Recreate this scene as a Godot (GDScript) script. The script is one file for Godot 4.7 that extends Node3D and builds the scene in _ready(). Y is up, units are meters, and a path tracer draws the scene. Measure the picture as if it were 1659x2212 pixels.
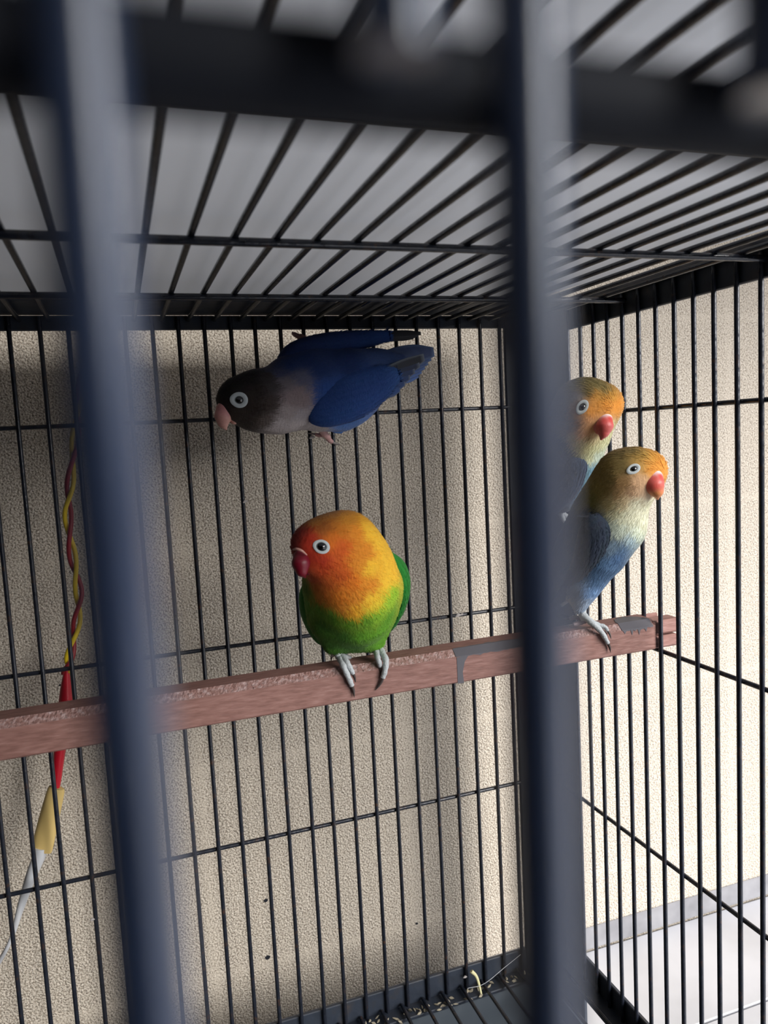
extends Node3D
# Lovebirds in a black wire cage against a sandy wall. Metres, y up, back panel of the cage in the plane z = 0.

const EYE := Vector3(0.05690, -0.01646, 0.53304)
const RX := Vector3(0.94323916, -0.0521223, 0.3279987)
const RY := Vector3(0.08182131, 0.99363718, -0.07739791)
const RZ := Vector3(-0.32187754, 0.09984202, 0.94150221)
const FOCAL := 1656.3
const PITCH := 0.017
var M := {}
var used := {}
var rng := RandomNumberGenerator.new()

# ---------------------------------------------------------------- measuring
func at(u: float, v: float, z: float) -> Vector3:      # the point of the plane z = const that is seen at (u, v)
	var d := RX * ((u - 829.5) / FOCAL) - RY * ((v - 1106.0) / FOCAL) - RZ
	return EYE + d * ((z - EYE.z) / d.z)

func mm(px: float, p: Vector3) -> float:               # length in metres of px pixels at p
	return px * -RZ.dot(p - EYE) / FOCAL

func srgb(r: float, g: float, b: float) -> Color:
	return Color(r / 255.0, g / 255.0, b / 255.0)

func lin(r: float, g: float, b: float) -> Color:
	return srgb(r, g, b).srgb_to_linear()

# ---------------------------------------------------------------- scene tree
func numbered(called: String) -> String:
	var n: int = used.get(called, 0)
	used[called] = n + 1
	return called if n == 0 else "%s_%03d" % [called, n]

func tag(o: Node, label: String, category: String, group := "") -> void:
	o.set_meta("label", label)
	o.set_meta("category", category)
	if group:
		o.set_meta("group", group)

func thing(called: String, where: Vector3) -> Node3D:
	var o := Node3D.new()
	o.name = numbered(called)
	add_child(o)
	o.position = where
	return o

func place(called: String, mesh: Mesh, m: Material, parent: Node = null) -> MeshInstance3D:
	var o := MeshInstance3D.new()
	o.name = numbered(called) if parent == null else called
	o.mesh = mesh
	o.material_override = m
	o.cast_shadow = GeometryInstance3D.SHADOW_CASTING_SETTING_ON
	if parent:
		parent.add_child(o, true)
		var p: Node = parent
		var off := Vector3.ZERO
		while p is Node3D and p != self:
			off += (p as Node3D).position
			p = p.get_parent()
		o.position = -off                                # meshes are written in world coordinates
	else:
		add_child(o, true)
	return o

# ---------------------------------------------------------------- mesh helpers
func start() -> SurfaceTool:
	var st := SurfaceTool.new()
	st.begin(Mesh.PRIMITIVE_TRIANGLES)
	return st

func put(st: SurfaceTool, p: Vector3, n: Vector3, c: Color) -> void:
	st.set_normal(n)
	st.set_color(c)
	st.add_vertex(p)

func tri(st: SurfaceTool, a: Vector3, b: Vector3, c: Vector3, na: Vector3, nb: Vector3, nc: Vector3, ca := Color.WHITE, cb := Color.WHITE, cc := Color.WHITE) -> void:
	if (b - a).cross(c - a).dot(na + nb + nc) > 0.0:     # front faces run clockwise
		put(st, a, na, ca); put(st, c, nc, cc); put(st, b, nb, cb)
	else:
		put(st, a, na, ca); put(st, b, nb, cb); put(st, c, nc, cc)

func poly(st: SurfaceTool, pts: Array, out: Vector3) -> void:
	var n: Vector3 = (pts[1] - pts[0]).cross(pts[2] - pts[0]).normalized()
	if n.dot(out) < 0.0:
		n = -n
	for i in range(1, pts.size() - 1):
		tri(st, pts[0], pts[i], pts[i + 1], n, n, n)

func box(st: SurfaceTool, lo: Vector3, hi: Vector3, bevel := 0.0) -> void:
	var c := (lo + hi) / 2.0
	var h := (hi - lo) / 2.0
	var b := minf(bevel, minf(h.x, minf(h.y, h.z)) * 0.9)
	var corner := func(s: Vector3, axis: int) -> Vector3:
		var p := h - Vector3(b, b, b)
		p[axis] = h[axis]
		return c + p * s
	var signs := [-1.0, 1.0]
	for axis in 3:
		var i := (axis + 1) % 3
		var j := (axis + 2) % 3
		for s in signs:
			var pts := []
			for k in [[-1, -1], [1, -1], [1, 1], [-1, 1]]:
				var q := Vector3.ZERO
				q[axis] = s; q[i] = k[0]; q[j] = k[1]
				pts.append(corner.call(q, axis))
			var out := Vector3.ZERO
			out[axis] = s
			poly(st, pts, out)
		if b > 0.0:
			for si in signs:
				for sj in signs:
					var q0 := Vector3.ZERO
					q0[axis] = -1; q0[i] = si; q0[j] = sj
					var q1 := q0
					q1[axis] = 1
					poly(st, [corner.call(q0, i), corner.call(q1, i), corner.call(q1, j), corner.call(q0, j)], (q0 + q1))
	if b > 0.0:
		for x in signs:
			for y in signs:
				for z in signs:
					var q := Vector3(x, y, z)
					poly(st, [corner.call(q, 0), corner.call(q, 1), corner.call(q, 2)], q)

func slab(lo: Vector3, hi: Vector3, bevel := 0.0) -> ArrayMesh:
	var st := start()
	box(st, lo, hi, bevel)
	return st.commit()

func curve(pts: Array, t: float) -> Variant:              # Catmull-Rom through floats or vectors
	var n := pts.size() - 1
	var f := clampf(t, 0.0, 1.0) * n
	var i := mini(int(f), n - 1)
	var k := f - i
	var b = pts[i]
	var c = pts[i + 1]
	var a = pts[i - 1] if i > 0 else b * 2.0 - c
	var d = pts[i + 2] if i + 2 <= n else c * 2.0 - b
	return (b * 2.0 + (c - a) * k + (a * 2.0 - b * 5.0 + c * 4.0 - d) * (k * k) + (b * 3.0 - a - c * 3.0 + d) * (k * k * k)) * 0.5

func tube(st: SurfaceTool, pts: Array, radii: Array, steps: int, sides := 10, colors := []) -> void:
	var side := Vector3.ZERO
	var ring := []
	for i in steps + 1:
		var t := float(i) / steps
		var p: Vector3 = curve(pts, t)
		var dir: Vector3 = (curve(pts, minf(t + 0.01, 1.0)) - curve(pts, maxf(t - 0.01, 0.0))).normalized()
		if side == Vector3.ZERO:
			side = dir.cross(Vector3.UP if absf(dir.y) < 0.9 else Vector3.RIGHT)
		side = (side - dir * side.dot(dir)).normalized()
		var up := dir.cross(side)
		var r: float = maxf(curve(radii, t), 0.00002)
		var c := Color.WHITE
		if colors.size():
			c = colors[mini(int(t * (colors.size() - 1)), colors.size() - 2)].lerp(colors[mini(int(t * (colors.size() - 1)), colors.size() - 2) + 1], fmod(t * (colors.size() - 1), 1.0) if t < 1.0 else 1.0)
		var now := []
		for k in sides:
			var n := side * cos(TAU * k / sides) + up * sin(TAU * k / sides)
			now.append([p + n * r, n, c])
		if ring.size():
			for k in sides:
				var a = ring[k]; var b = ring[(k + 1) % sides]; var e = now[k]; var f = now[(k + 1) % sides]
				tri(st, a[0], b[0], f[0], a[1], b[1], f[1], a[2], b[2], f[2])
				tri(st, a[0], f[0], e[0], a[1], f[1], e[1], a[2], f[2], e[2])
		if i == 0 or i == steps:
			var n := dir * (-1.0 if i == 0 else 1.0)
			for k in sides:
				tri(st, p, now[k][0], now[(k + 1) % sides][0], n, n, n, c, c, c)
		ring = now

func rod(a: Vector3, b: Vector3, r: float, sides := 12) -> ArrayMesh:
	var st := start()
	tube(st, [a, b], [r, r], 1, sides)
	return st.commit()

# a blade: wing, tail or single feather; rows of elliptical sections along pts, wide along side, thin along across
func blade(st: SurfaceTool, pts: Array, widths: Array, thick: Array, side: Vector3, steps: int, sides: int, paint: Callable) -> void:
	var rows := []
	for i in steps + 1:
		var t := float(i) / steps
		var p: Vector3 = curve(pts, t)
		var dir: Vector3 = (curve(pts, minf(t + 0.02, 1.0)) - curve(pts, maxf(t - 0.02, 0.0))).normalized()
		var w := (side - dir * side.dot(dir)).normalized()
		var n := dir.cross(w)
		var hw: float = maxf(curve(widths, t), 0.0001)
		var ht: float = maxf(curve(thick, t), 0.00008)
		var row := []
		for k in sides:
			var a := TAU * k / sides
			var nn := (w * (cos(a) / hw) + n * (sin(a) / ht)).normalized()
			var q := p + w * cos(a) * hw + n * sin(a) * ht
			row.append([q, nn, paint.call(t, cos(a), q)])
		rows.append(row)
	for i in steps:
		for k in sides:
			var a = rows[i][k]; var b = rows[i][(k + 1) % sides]; var e = rows[i + 1][k]; var f = rows[i + 1][(k + 1) % sides]
			tri(st, a[0], b[0], f[0], a[1], b[1], f[1], a[2], b[2], f[2])
			tri(st, a[0], f[0], e[0], a[1], f[1], e[1], a[2], f[2], e[2])
	for e in [0, steps]:
		var c := Vector3.ZERO
		for k in sides:
			c += rows[e][k][0] / sides
		var n: Vector3 = (c - curve(pts, 0.5)).normalized()
		for k in sides:
			tri(st, c, rows[e][k][0], rows[e][(k + 1) % sides][0], n, n, n, rows[e][k][2], rows[e][k][2], rows[e][k][2])

# ---------------------------------------------------------------- materials
func noise(kind: int, freq: float, octaves := 3, rnd := 1) -> FastNoiseLite:
	var n := FastNoiseLite.new()
	n.noise_type = kind
	n.frequency = freq
	n.fractal_octaves = octaves
	n.seed = rnd
	return n

func noise_tex(n: FastNoiseLite, size: int, ramp: Array = [], normal := 0.0) -> NoiseTexture2D:
	var t := NoiseTexture2D.new()
	t.width = size
	t.height = size
	t.seamless = true
	t.noise = n
	if normal > 0.0:
		t.as_normal_map = true
		t.bump_strength = normal
	elif ramp.size():
		var g := Gradient.new()
		var offs := PackedFloat32Array()
		var cols := PackedColorArray()
		for r in ramp:
			offs.append(r[0]); cols.append(r[1])
		g.offsets = offs
		g.colors = cols
		t.color_ramp = g
	return t

func mat(name_: String, c: Color, rough: float) -> StandardMaterial3D:
	var m := StandardMaterial3D.new()
	m.resource_name = name_
	m.albedo_color = c
	m.roughness = rough
	M[name_] = m
	return m

func tri_map(m: StandardMaterial3D, scale_: Vector3) -> void:
	m.uv1_triplanar = true
	m.uv1_world_triplanar = true
	m.uv1_scale = scale_

func make_materials() -> void:
	var S := FastNoiseLite.TYPE_SIMPLEX_SMOOTH
	var m := mat("stucco", Color.WHITE, 0.95)
	m.albedo_texture = noise_tex(noise(S, 0.09, 3, 4), 1024, [[0.0, srgb(104, 92, 80)], [0.32, srgb(160, 148, 133)], [0.47, srgb(203, 192, 176)], [1.0, srgb(230, 221, 208)]])
	m.normal_enabled = true
	m.normal_texture = noise_tex(noise(S, 0.075, 3, 4), 1024, [], 9.0)
	m.normal_scale = 0.3
	m.heightmap_enabled = true
	m.heightmap_texture = noise_tex(noise(S, 0.075, 3, 4), 1024)
	m.heightmap_scale = 0.05
	tri_map(m, Vector3.ONE * 5.6)
	m = mat("paint", Color.WHITE, 0.24)
	m.albedo_texture = noise_tex(noise(S, 0.02, 4, 8), 512, [[0.0, srgb(22, 25, 32)], [0.55, srgb(32, 36, 46)], [0.74, srgb(38, 38, 44)], [0.86, srgb(64, 46, 38)], [1.0, srgb(82, 56, 42)]])
	m.heightmap_enabled = true
	m.heightmap_texture = noise_tex(noise(S, 0.03, 4, 9), 512)
	m.heightmap_scale = 0.02
	tri_map(m, Vector3.ONE * 9.0)
	m = mat("iron", Color.WHITE, 0.5)
	m.albedo_texture = noise_tex(noise(S, 0.012, 4, 3), 512, [[0.0, srgb(36, 42, 52)], [0.6, srgb(44, 51, 63)], [0.8, srgb(50, 52, 58)], [1.0, srgb(70, 62, 58)]])
	m.heightmap_enabled = true
	m.heightmap_texture = noise_tex(noise(S, 0.02, 4, 5), 512)
	m.heightmap_scale = 0.02
	tri_map(m, Vector3.ONE * 6.0)
	m = mat("sheet", srgb(240, 242, 245), 0.6)
	m.backlight_enabled = true
	m.backlight = srgb(232, 234, 238)
	m = mat("cement", Color.WHITE, 0.9)
	m.albedo_texture = noise_tex(noise(S, 0.02, 4, 6), 256, [[0.0, srgb(122, 121, 124)], [1.0, srgb(156, 155, 158)]])
	tri_map(m, Vector3.ONE * 5.0)
	m = mat("tile", Color.WHITE, 0.32)
	m.albedo_texture = noise_tex(noise(S, 0.008, 4, 7), 512, [[0.0, srgb(192, 192, 195)], [0.6, srgb(208, 208, 212)], [1.0, srgb(214, 214, 218)]])
	tri_map(m, Vector3.ONE * 2.0)
	m = mat("grout", srgb(88, 86, 84), 0.95)
	m = mat("plaster", srgb(222, 218, 210), 0.9)
	m = mat("wood", Color.WHITE, 0.62)
	m.albedo_texture = noise_tex(noise(S, 0.022, 4, 12), 512, [[0.0, srgb(120, 84, 75)], [0.45, srgb(138, 99, 90)], [0.7, srgb(146, 107, 98)], [1.0, srgb(160, 124, 116)]])
	m.heightmap_enabled = true
	m.heightmap_texture = noise_tex(noise(S, 0.03, 4, 13), 512)
	m.heightmap_scale = 0.02
	tri_map(m, Vector3(6.0, 30.0, 30.0))
	m = mat("worn_wood", Color.WHITE, 0.6)
	m.albedo_texture = noise_tex(noise(S, 0.03, 4, 15), 512, [[0.0, srgb(132, 96, 88)], [0.5, srgb(150, 116, 108)], [0.66, srgb(178, 152, 148)], [1.0, srgb(210, 198, 196)]])
	m.heightmap_enabled = true
	m.heightmap_texture = noise_tex(noise(S, 0.05, 3, 15), 512)
	m.heightmap_scale = 0.1
	tri_map(m, Vector3(16.0, 20.0, 20.0))
	m = mat("enamel", Color.WHITE, 0.3)
	m.metallic_specular = 0.7
	m.clearcoat_enabled = true
	m.clearcoat = 1.0
	m.clearcoat_roughness = 0.25
	m.albedo_texture = noise_tex(noise(S, 0.02, 3, 18), 256, [[0.0, srgb(52, 68, 98)], [1.0, srgb(72, 90, 126)]])
	tri_map(m, Vector3.ONE * 12.0)
	mat("dull_paint", srgb(30, 34, 44), 0.75)
	mat("dark_plaster", srgb(74, 66, 58), 0.9)
	mat("dark_patch", srgb(88, 86, 92), 0.5)
	mat("chip", srgb(205, 198, 195), 0.8)
	mat("red_wire", srgb(150, 26, 34), 0.4)
	mat("yellow_wire", srgb(236, 204, 30), 0.4)
	mat("red_tape", srgb(186, 20, 40), 0.35)
	mat("connector", srgb(212, 184, 118), 0.45)
	m = mat("white_cable", srgb(196, 198, 202), 0.5)
	mat("tray_metal", srgb(84, 92, 100), 0.6)
	m = mat("feathers", Color.WHITE, 0.9)
	m.vertex_color_use_as_albedo = true
	m.rim_enabled = true
	m.rim = 0.1
	m.rim_tint = 0.7
	m.normal_enabled = true
	m.normal_texture = noise_tex(noise(S, 0.05, 4, 21), 512, [], 5.0)
	m.normal_scale = 0.6
	tri_map(m, Vector3(22.0, 9.0, 22.0))
	m = mat("quill", Color.WHITE, 0.6)
	m.vertex_color_use_as_albedo = true
	m = mat("horn", Color.WHITE, 0.42)
	m.vertex_color_use_as_albedo = true
	m = mat("skin", Color.WHITE, 0.6)
	m.vertex_color_use_as_albedo = true
	m.heightmap_enabled = true
	m.heightmap_texture = noise_tex(noise(FastNoiseLite.TYPE_CELLULAR, 0.06, 1, 2), 256)
	m.heightmap_scale = 0.03
	tri_map(m, Vector3.ONE * 60.0)
	m = mat("eye", srgb(8, 8, 9), 0.08)
	m.clearcoat_enabled = true
	m.clearcoat = 1.0
	m.clearcoat_roughness = 0.05
	mat("eye_ring", srgb(206, 213, 213), 0.7)
	mat("seed", srgb(170, 160, 138), 0.8)
	mat("straw", srgb(214, 208, 160), 0.7)

# ---------------------------------------------------------------- the place
func _ready() -> void:
	rng.seed = 7
	var cam := Camera3D.new()
	cam.name = "camera"
	cam.transform = Transform3D(Basis(RX, RY, RZ).orthonormalized(), EYE)
	cam.fov = rad_to_deg(2.0 * atan(1106.0 / FOCAL))
	cam.near = 0.002
	cam.far = 60.0
	var lens := CameraAttributesPhysical.new()
	lens.frustum_focal_length = 12.0 * FOCAL / 1106.0     # 24 mm frame height
	lens.exposure_aperture = lens.frustum_focal_length / 1.9                  # an opening of 1.9 mm
	lens.frustum_focus_distance = 0.50
	lens.frustum_near = 0.002
	lens.frustum_far = 60.0
	cam.attributes = lens
	add_child(cam)
	cam.make_current()
	var around := WorldEnvironment.new()
	around.name = "daylight"
	var env := Environment.new()
	env.background_mode = Environment.BG_SKY
	var sky_mat := ProceduralSkyMaterial.new()
	sky_mat.sky_top_color = srgb(176, 202, 240)
	sky_mat.sky_horizon_color = srgb(214, 226, 246)
	sky_mat.ground_bottom_color = srgb(110, 108, 104)
	sky_mat.ground_horizon_color = srgb(150, 148, 144)
	var sky := Sky.new()
	sky.sky_material = sky_mat
	env.sky = sky
	env.background_energy_multiplier = 0.85
	env.tonemap_mode = Environment.TONE_MAPPER_LINEAR
	env.tonemap_exposure = 1.4
	env.sdfgi_enabled = true
	env.ssao_enabled = true
	env.ssil_enabled = true
	around.environment = env
	add_child(around)
	var sun := DirectionalLight3D.new()                  # daylight through bright haze, in front on the right
	sun.name = "hazy_sun"
	var az := deg_to_rad(33)
	var el := deg_to_rad(22)
	sun.light_energy = 1.5
	sun.light_color = Color(1.0, 0.985, 0.965)
	sun.light_angular_distance = 38
	sun.shadow_enabled = true
	sun.sky_mode = DirectionalLight3D.SKY_MODE_LIGHT_ONLY
	add_child(sun)
	sun.look_at_from_position(Vector3(sin(az) * cos(el), sin(el), cos(az) * cos(el)), Vector3.ZERO)
	make_materials()
	setting()
	cage()
	perch()
	cable()
	litter()
	birds()

func structure(called: String, lo: Vector3, hi: Vector3, m: String) -> MeshInstance3D:
	var o := place(called, slab(lo, hi, 0.002), M[m])
	o.set_meta("kind", "structure")
	return o

func setting() -> void:
	var wall := structure("wall_back", Vector3(-1.4, -0.6, -0.25), Vector3(2.6, 2.3, -0.08), "stucco")
	wall.set_meta("label", "sandy beige rough stucco wall behind the cage")
	for d in [[578, 2068, 6.0], [574, 1945, 5.0], [900, 1995, 3.0], [130, 1480, 3.0]]:
		var w := at(d[0], d[1], -0.0797)
		var ds := start()
		tube(ds, [w - RX * mm(d[2], w), w, w + RX * mm(d[2], w) + RY * mm(d[2], w) * 0.4], [0.0003, mm(d[2], w) * 0.8, 0.0003], 8, 8)
		place("dark_speck", ds.commit(), M.dull_paint, wall)
	structure("wall_left", Vector3(-0.5, -0.6, -0.08), Vector3(-0.29, 2.3, 0.7), "dark_plaster")
	structure("wall_front", Vector3(-0.5, -0.6, 0.72), Vector3(0.27, 2.3, 0.9), "dark_plaster")
	structure("ceiling", Vector3(-0.5, 0.27, -0.08), Vector3(1.3, 0.8, 0.48), "plaster")
	structure("baseboard_back", Vector3(-0.36, -0.531, -0.0805), Vector3(2.6, -0.508, -0.0775), "cement")
	var fl := structure("floor", Vector3(-1.4, -0.62, -0.1), Vector3(2.6, -0.534, 2.6), "grout")
	fl.set_meta("label", "white glossy floor tiles")
	var xs := [-0.36, -0.05, 0.35, 0.75, 1.15, 1.55, 1.95, 2.35]
	var zs := [-0.0775, 0.0385, 0.4385, 0.8385, 1.2385, 1.6385]
	for i in xs.size() - 1:
		for j in zs.size() - 1:
			place("tile", slab(Vector3(xs[i] + 0.001, -0.54, zs[j] + 0.001), Vector3(xs[i + 1] - 0.001, -0.531, zs[j + 1] - 0.001), 0.0008), M.tile, fl)

# ---------------------------------------------------------------- the cage
func angle(parent: Node, called: String, a_lo: Vector3, a_hi: Vector3, b_lo: Vector3, b_hi: Vector3) -> void:
	var st := start()
	box(st, a_lo, a_hi, 0.0006)
	box(st, b_lo, b_hi, 0.0006)
	place(called, st.commit(), M.iron, parent)

func bars(parent: Node, called: String, a: Vector3, b: Vector3, step: Vector3, from: int, to: int, r: float) -> void:
	var shape := rod(a, b, r)
	for i in range(from, to + 1):
		var o := place(called, shape, M.paint, parent)
		o.position += step * i + Vector3(step.y, 0, 0) + Vector3(rng.randf_range(-0.0004, 0.0004) * signf(step.x), 0, rng.randf_range(-0.0004, 0.0004) * signf(step.z))

func cage() -> void:
	var g := thing("birdcage", Vector3(0.07, -0.531, 0.25))
	tag(g, "large black iron wire birdcage with angle-iron frame standing before the stucco wall", "birdcage")
	var L := -0.2455
	var Rr := 0.3855
	var top := 0.0725
	for c in [[Rr, -1.0], [L, 1.0]]:
		var x: float = c[0]
		var s: float = c[1]
		for b in [[-0.0045, 1.0], [0.5095, -1.0]]:
			var z: float = b[0]
			var t: float = b[1]
			angle(g, "corner_post", Vector3(minf(x, x + s * 0.0405), -0.531, minf(z, z + t * 0.003)), Vector3(maxf(x, x + s * 0.0405), top, maxf(z, z + t * 0.003)),
				Vector3(minf(x, x + s * 0.003), -0.531, minf(z, z + t * 0.0285)), Vector3(maxf(x, x + s * 0.003), top, maxf(z, z + t * 0.0285)))
		angle(g, "top_rail", Vector3(minf(x, x + s * 0.003), 0.0546, 0.024), Vector3(maxf(x, x + s * 0.003), top - 0.003, 0.48), Vector3(minf(x, x + s * 0.0195), top - 0.0025, 0.024), Vector3(maxf(x, x + s * 0.0195), top, 0.48))
		angle(g, "bottom_rail", Vector3(minf(x, x + s * 0.003), -0.478, 0.024), Vector3(maxf(x, x + s * 0.003), -0.4475, 0.48), Vector3(minf(x, x + s * 0.016), -0.468, 0.024), Vector3(maxf(x, x + s * 0.016), -0.465, 0.48))
	for b in [[-0.0045, 1.0], [0.5095, -1.0]]:
		var z: float = b[0]
		var t: float = b[1]
		angle(g, "top_rail", Vector3(L + 0.0405, 0.0602 if t > 0 else 0.055, minf(z, z + t * 0.003)), Vector3(Rr - 0.0405, top - 0.003, maxf(z, z + t * 0.003)),
			Vector3(L + 0.003, top - 0.0025, minf(z, z + t * 0.0535)), Vector3(Rr - 0.003, top, maxf(z, z + t * 0.0535)))
		angle(g, "bottom_rail", Vector3(L + 0.0405, -0.478, minf(z, z + t * 0.003)), Vector3(Rr - 0.0405, -0.448, maxf(z, z + t * 0.003)),
			Vector3(L + 0.003, -0.468, minf(z, z + t * 0.0165)), Vector3(Rr - 0.003, -0.465, maxf(z, z + t * 0.0165)))
	var R := 0.00148
	bars(g, "back_bar", Vector3(0, -0.478, 0), Vector3(0, 0.0685, 0), Vector3(PITCH, 0, 0), -13, 20, R)
	bars(g, "side_bar", Vector3(0.381, -0.478, 0.0287), Vector3(0.381, 0.0685, 0.0287), Vector3(0, 0, 0.0166), 0, 27, R)
	bars(g, "side_bar", Vector3(-0.241, -0.478, 0.0287), Vector3(-0.241, 0.0685, 0.0287), Vector3(0, 0, 0.0166), 0, 27, R)
	bars(g, "roof_bar", Vector3(0.0746, 0.0665, 0.0), Vector3(0.0746, 0.0665, 0.505), Vector3(0.0171, 0, 0), -18, 17, 0.00155)
	bars(g, "floor_bar", Vector3(0.0446, -0.4625, 0.0), Vector3(0.0446, -0.4625, 0.505), Vector3(0.0171, 0, 0), -16, 19, 0.0014)
	for y in [0.0, -0.1586, -0.304]:
		place("cross_wire", rod(Vector3(-0.242, y, -0.0029), Vector3(0.3825, y, -0.0029), R), M.paint, g)
		for x in [0.3837, -0.2437]:
			place("cross_wire", rod(Vector3(x, y - 0.0085, -0.001), Vector3(x, y - 0.0085, 0.506), R), M.paint, g)
	for z in [0.0962, 0.2149, 0.3405, 0.462]:
		place("cross_wire", rod(Vector3(-0.243, 0.0638, z), Vector3(0.383, 0.0638, z), 0.0019), M.paint, g)
		place("cross_wire", rod(Vector3(-0.243, -0.4653, z), Vector3(0.383, -0.4653, z), R), M.paint, g)
	# dried droppings and fluff stuck to the wires
	for d in [[990, 1329, 6.0], [998, 1327, 3.5], [674, 944, 6.0], [530, 1083, 5.0], [162, 1080, 3.0], [200, 1986, 5.0], [1005, 2110, 4.0]]:
		var w := at(d[0], d[1], 0.0018)
		var ds := start()
		tube(ds, [w + RX * mm(d[2], w), w, w - RX * mm(d[2], w) - RY * mm(d[2], w) * 0.6], [0.0002, mm(d[2], w) * 0.7, 0.0002], 8, 8)
		place("dried_dropping", ds.commit(), M.chip, g)
	# the front: fixed bars above one cross wire, and the door of closer bars before the lens
	var zf := 0.5055
	place("front_cross_wire", rod(Vector3(-0.243, -0.0030, 0.5040), Vector3(0.383, -0.0030, 0.5040), 0.0019), M.dull_paint, g)
	for k in range(-6, 8):
		var x := 0.0669 + 0.0164 * k
		place("front_bar", rod(Vector3(x, -0.0037, zf + 0.002), Vector3(x, 0.0685, zf + 0.002), 0.0014), M.enamel, g)
	place("door_stop", slab(Vector3(0.0485, -0.001, 0.5045), Vector3(0.0543, 0.0685, 0.506), 0.0004), M.paint, g)
	for k in range(-5, 8):
		var x := 0.0568 + 0.01625 * k
		place("door_bar", rod(Vector3(x - 0.0028, -0.28, zf), Vector3(x, 0.004, zf), 0.0014), M.enamel, g)
	for y in [-0.28, 0.0052]:
		place("door_wire", rod(Vector3(-0.033, y, zf + 0.003), Vector3(0.18, y, zf + 0.003), 0.0016), M.paint, g)
	var cut := [Vector2(-0.26, 0.0515), Vector2(0.3392, 0.0505), Vector2(0.3615, 0.2351), Vector2(0.372, 0.48), Vector2(-0.26, 0.48)]   # (x, z), the right side cut askew
	var ss := start()
	for i in cut.size():
		var e0: Vector2 = cut[i]
		var e1: Vector2 = cut[(i + 1) % cut.size()]
		poly(ss, [Vector3(e0.x, top, e0.y), Vector3(e1.x, top, e1.y), Vector3(e1.x, top + 0.004, e1.y), Vector3(e0.x, top + 0.004, e0.y)], Vector3((e0.x + e1.x) / 2 - 0.05, 0, (e0.y + e1.y) / 2 - 0.25))
	for h in [0.0, 0.004]:
		var face := []
		for e in cut:
			face.append(Vector3(e.x, top + h, e.y))
		poly(ss, face, Vector3(0, h - 0.002, 0))
	var sh := place("roof_sheet", ss.commit(), M.sheet)
	tag(sh, "pale grey flat board lying on the roof bars of the birdcage", "board")
	var st := start()
	box(st, Vector3(-0.236, -0.517, 0.004), Vector3(0.374, -0.5155, 0.5))
	for w in [[Vector3(-0.236, -0.517, 0.004), Vector3(0.374, -0.4695, 0.0055)], [Vector3(-0.236, -0.517, 0.4985), Vector3(0.374, -0.497, 0.5)], [Vector3(-0.236, -0.517, 0.0055), Vector3(-0.2345, -0.497, 0.4985)], [Vector3(0.3725, -0.517, 0.0055), Vector3(0.374, -0.497, 0.4985)]]:
		box(st, w[0], w[1])
	var tray := thing("droppings_tray", Vector3(0.07, -0.531, 0.25))
	place("pan", st.commit(), M.tray_metal, tray)
	for x in [-0.236, 0.359]:
		place("runner", slab(Vector3(x, -0.531, 0.02), Vector3(x + 0.015, -0.517, 0.49), 0.001), M.tray_metal, tray)
	tag(tray, "grey sheet metal tray lying under the wire floor of the birdcage", "tray")

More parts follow.
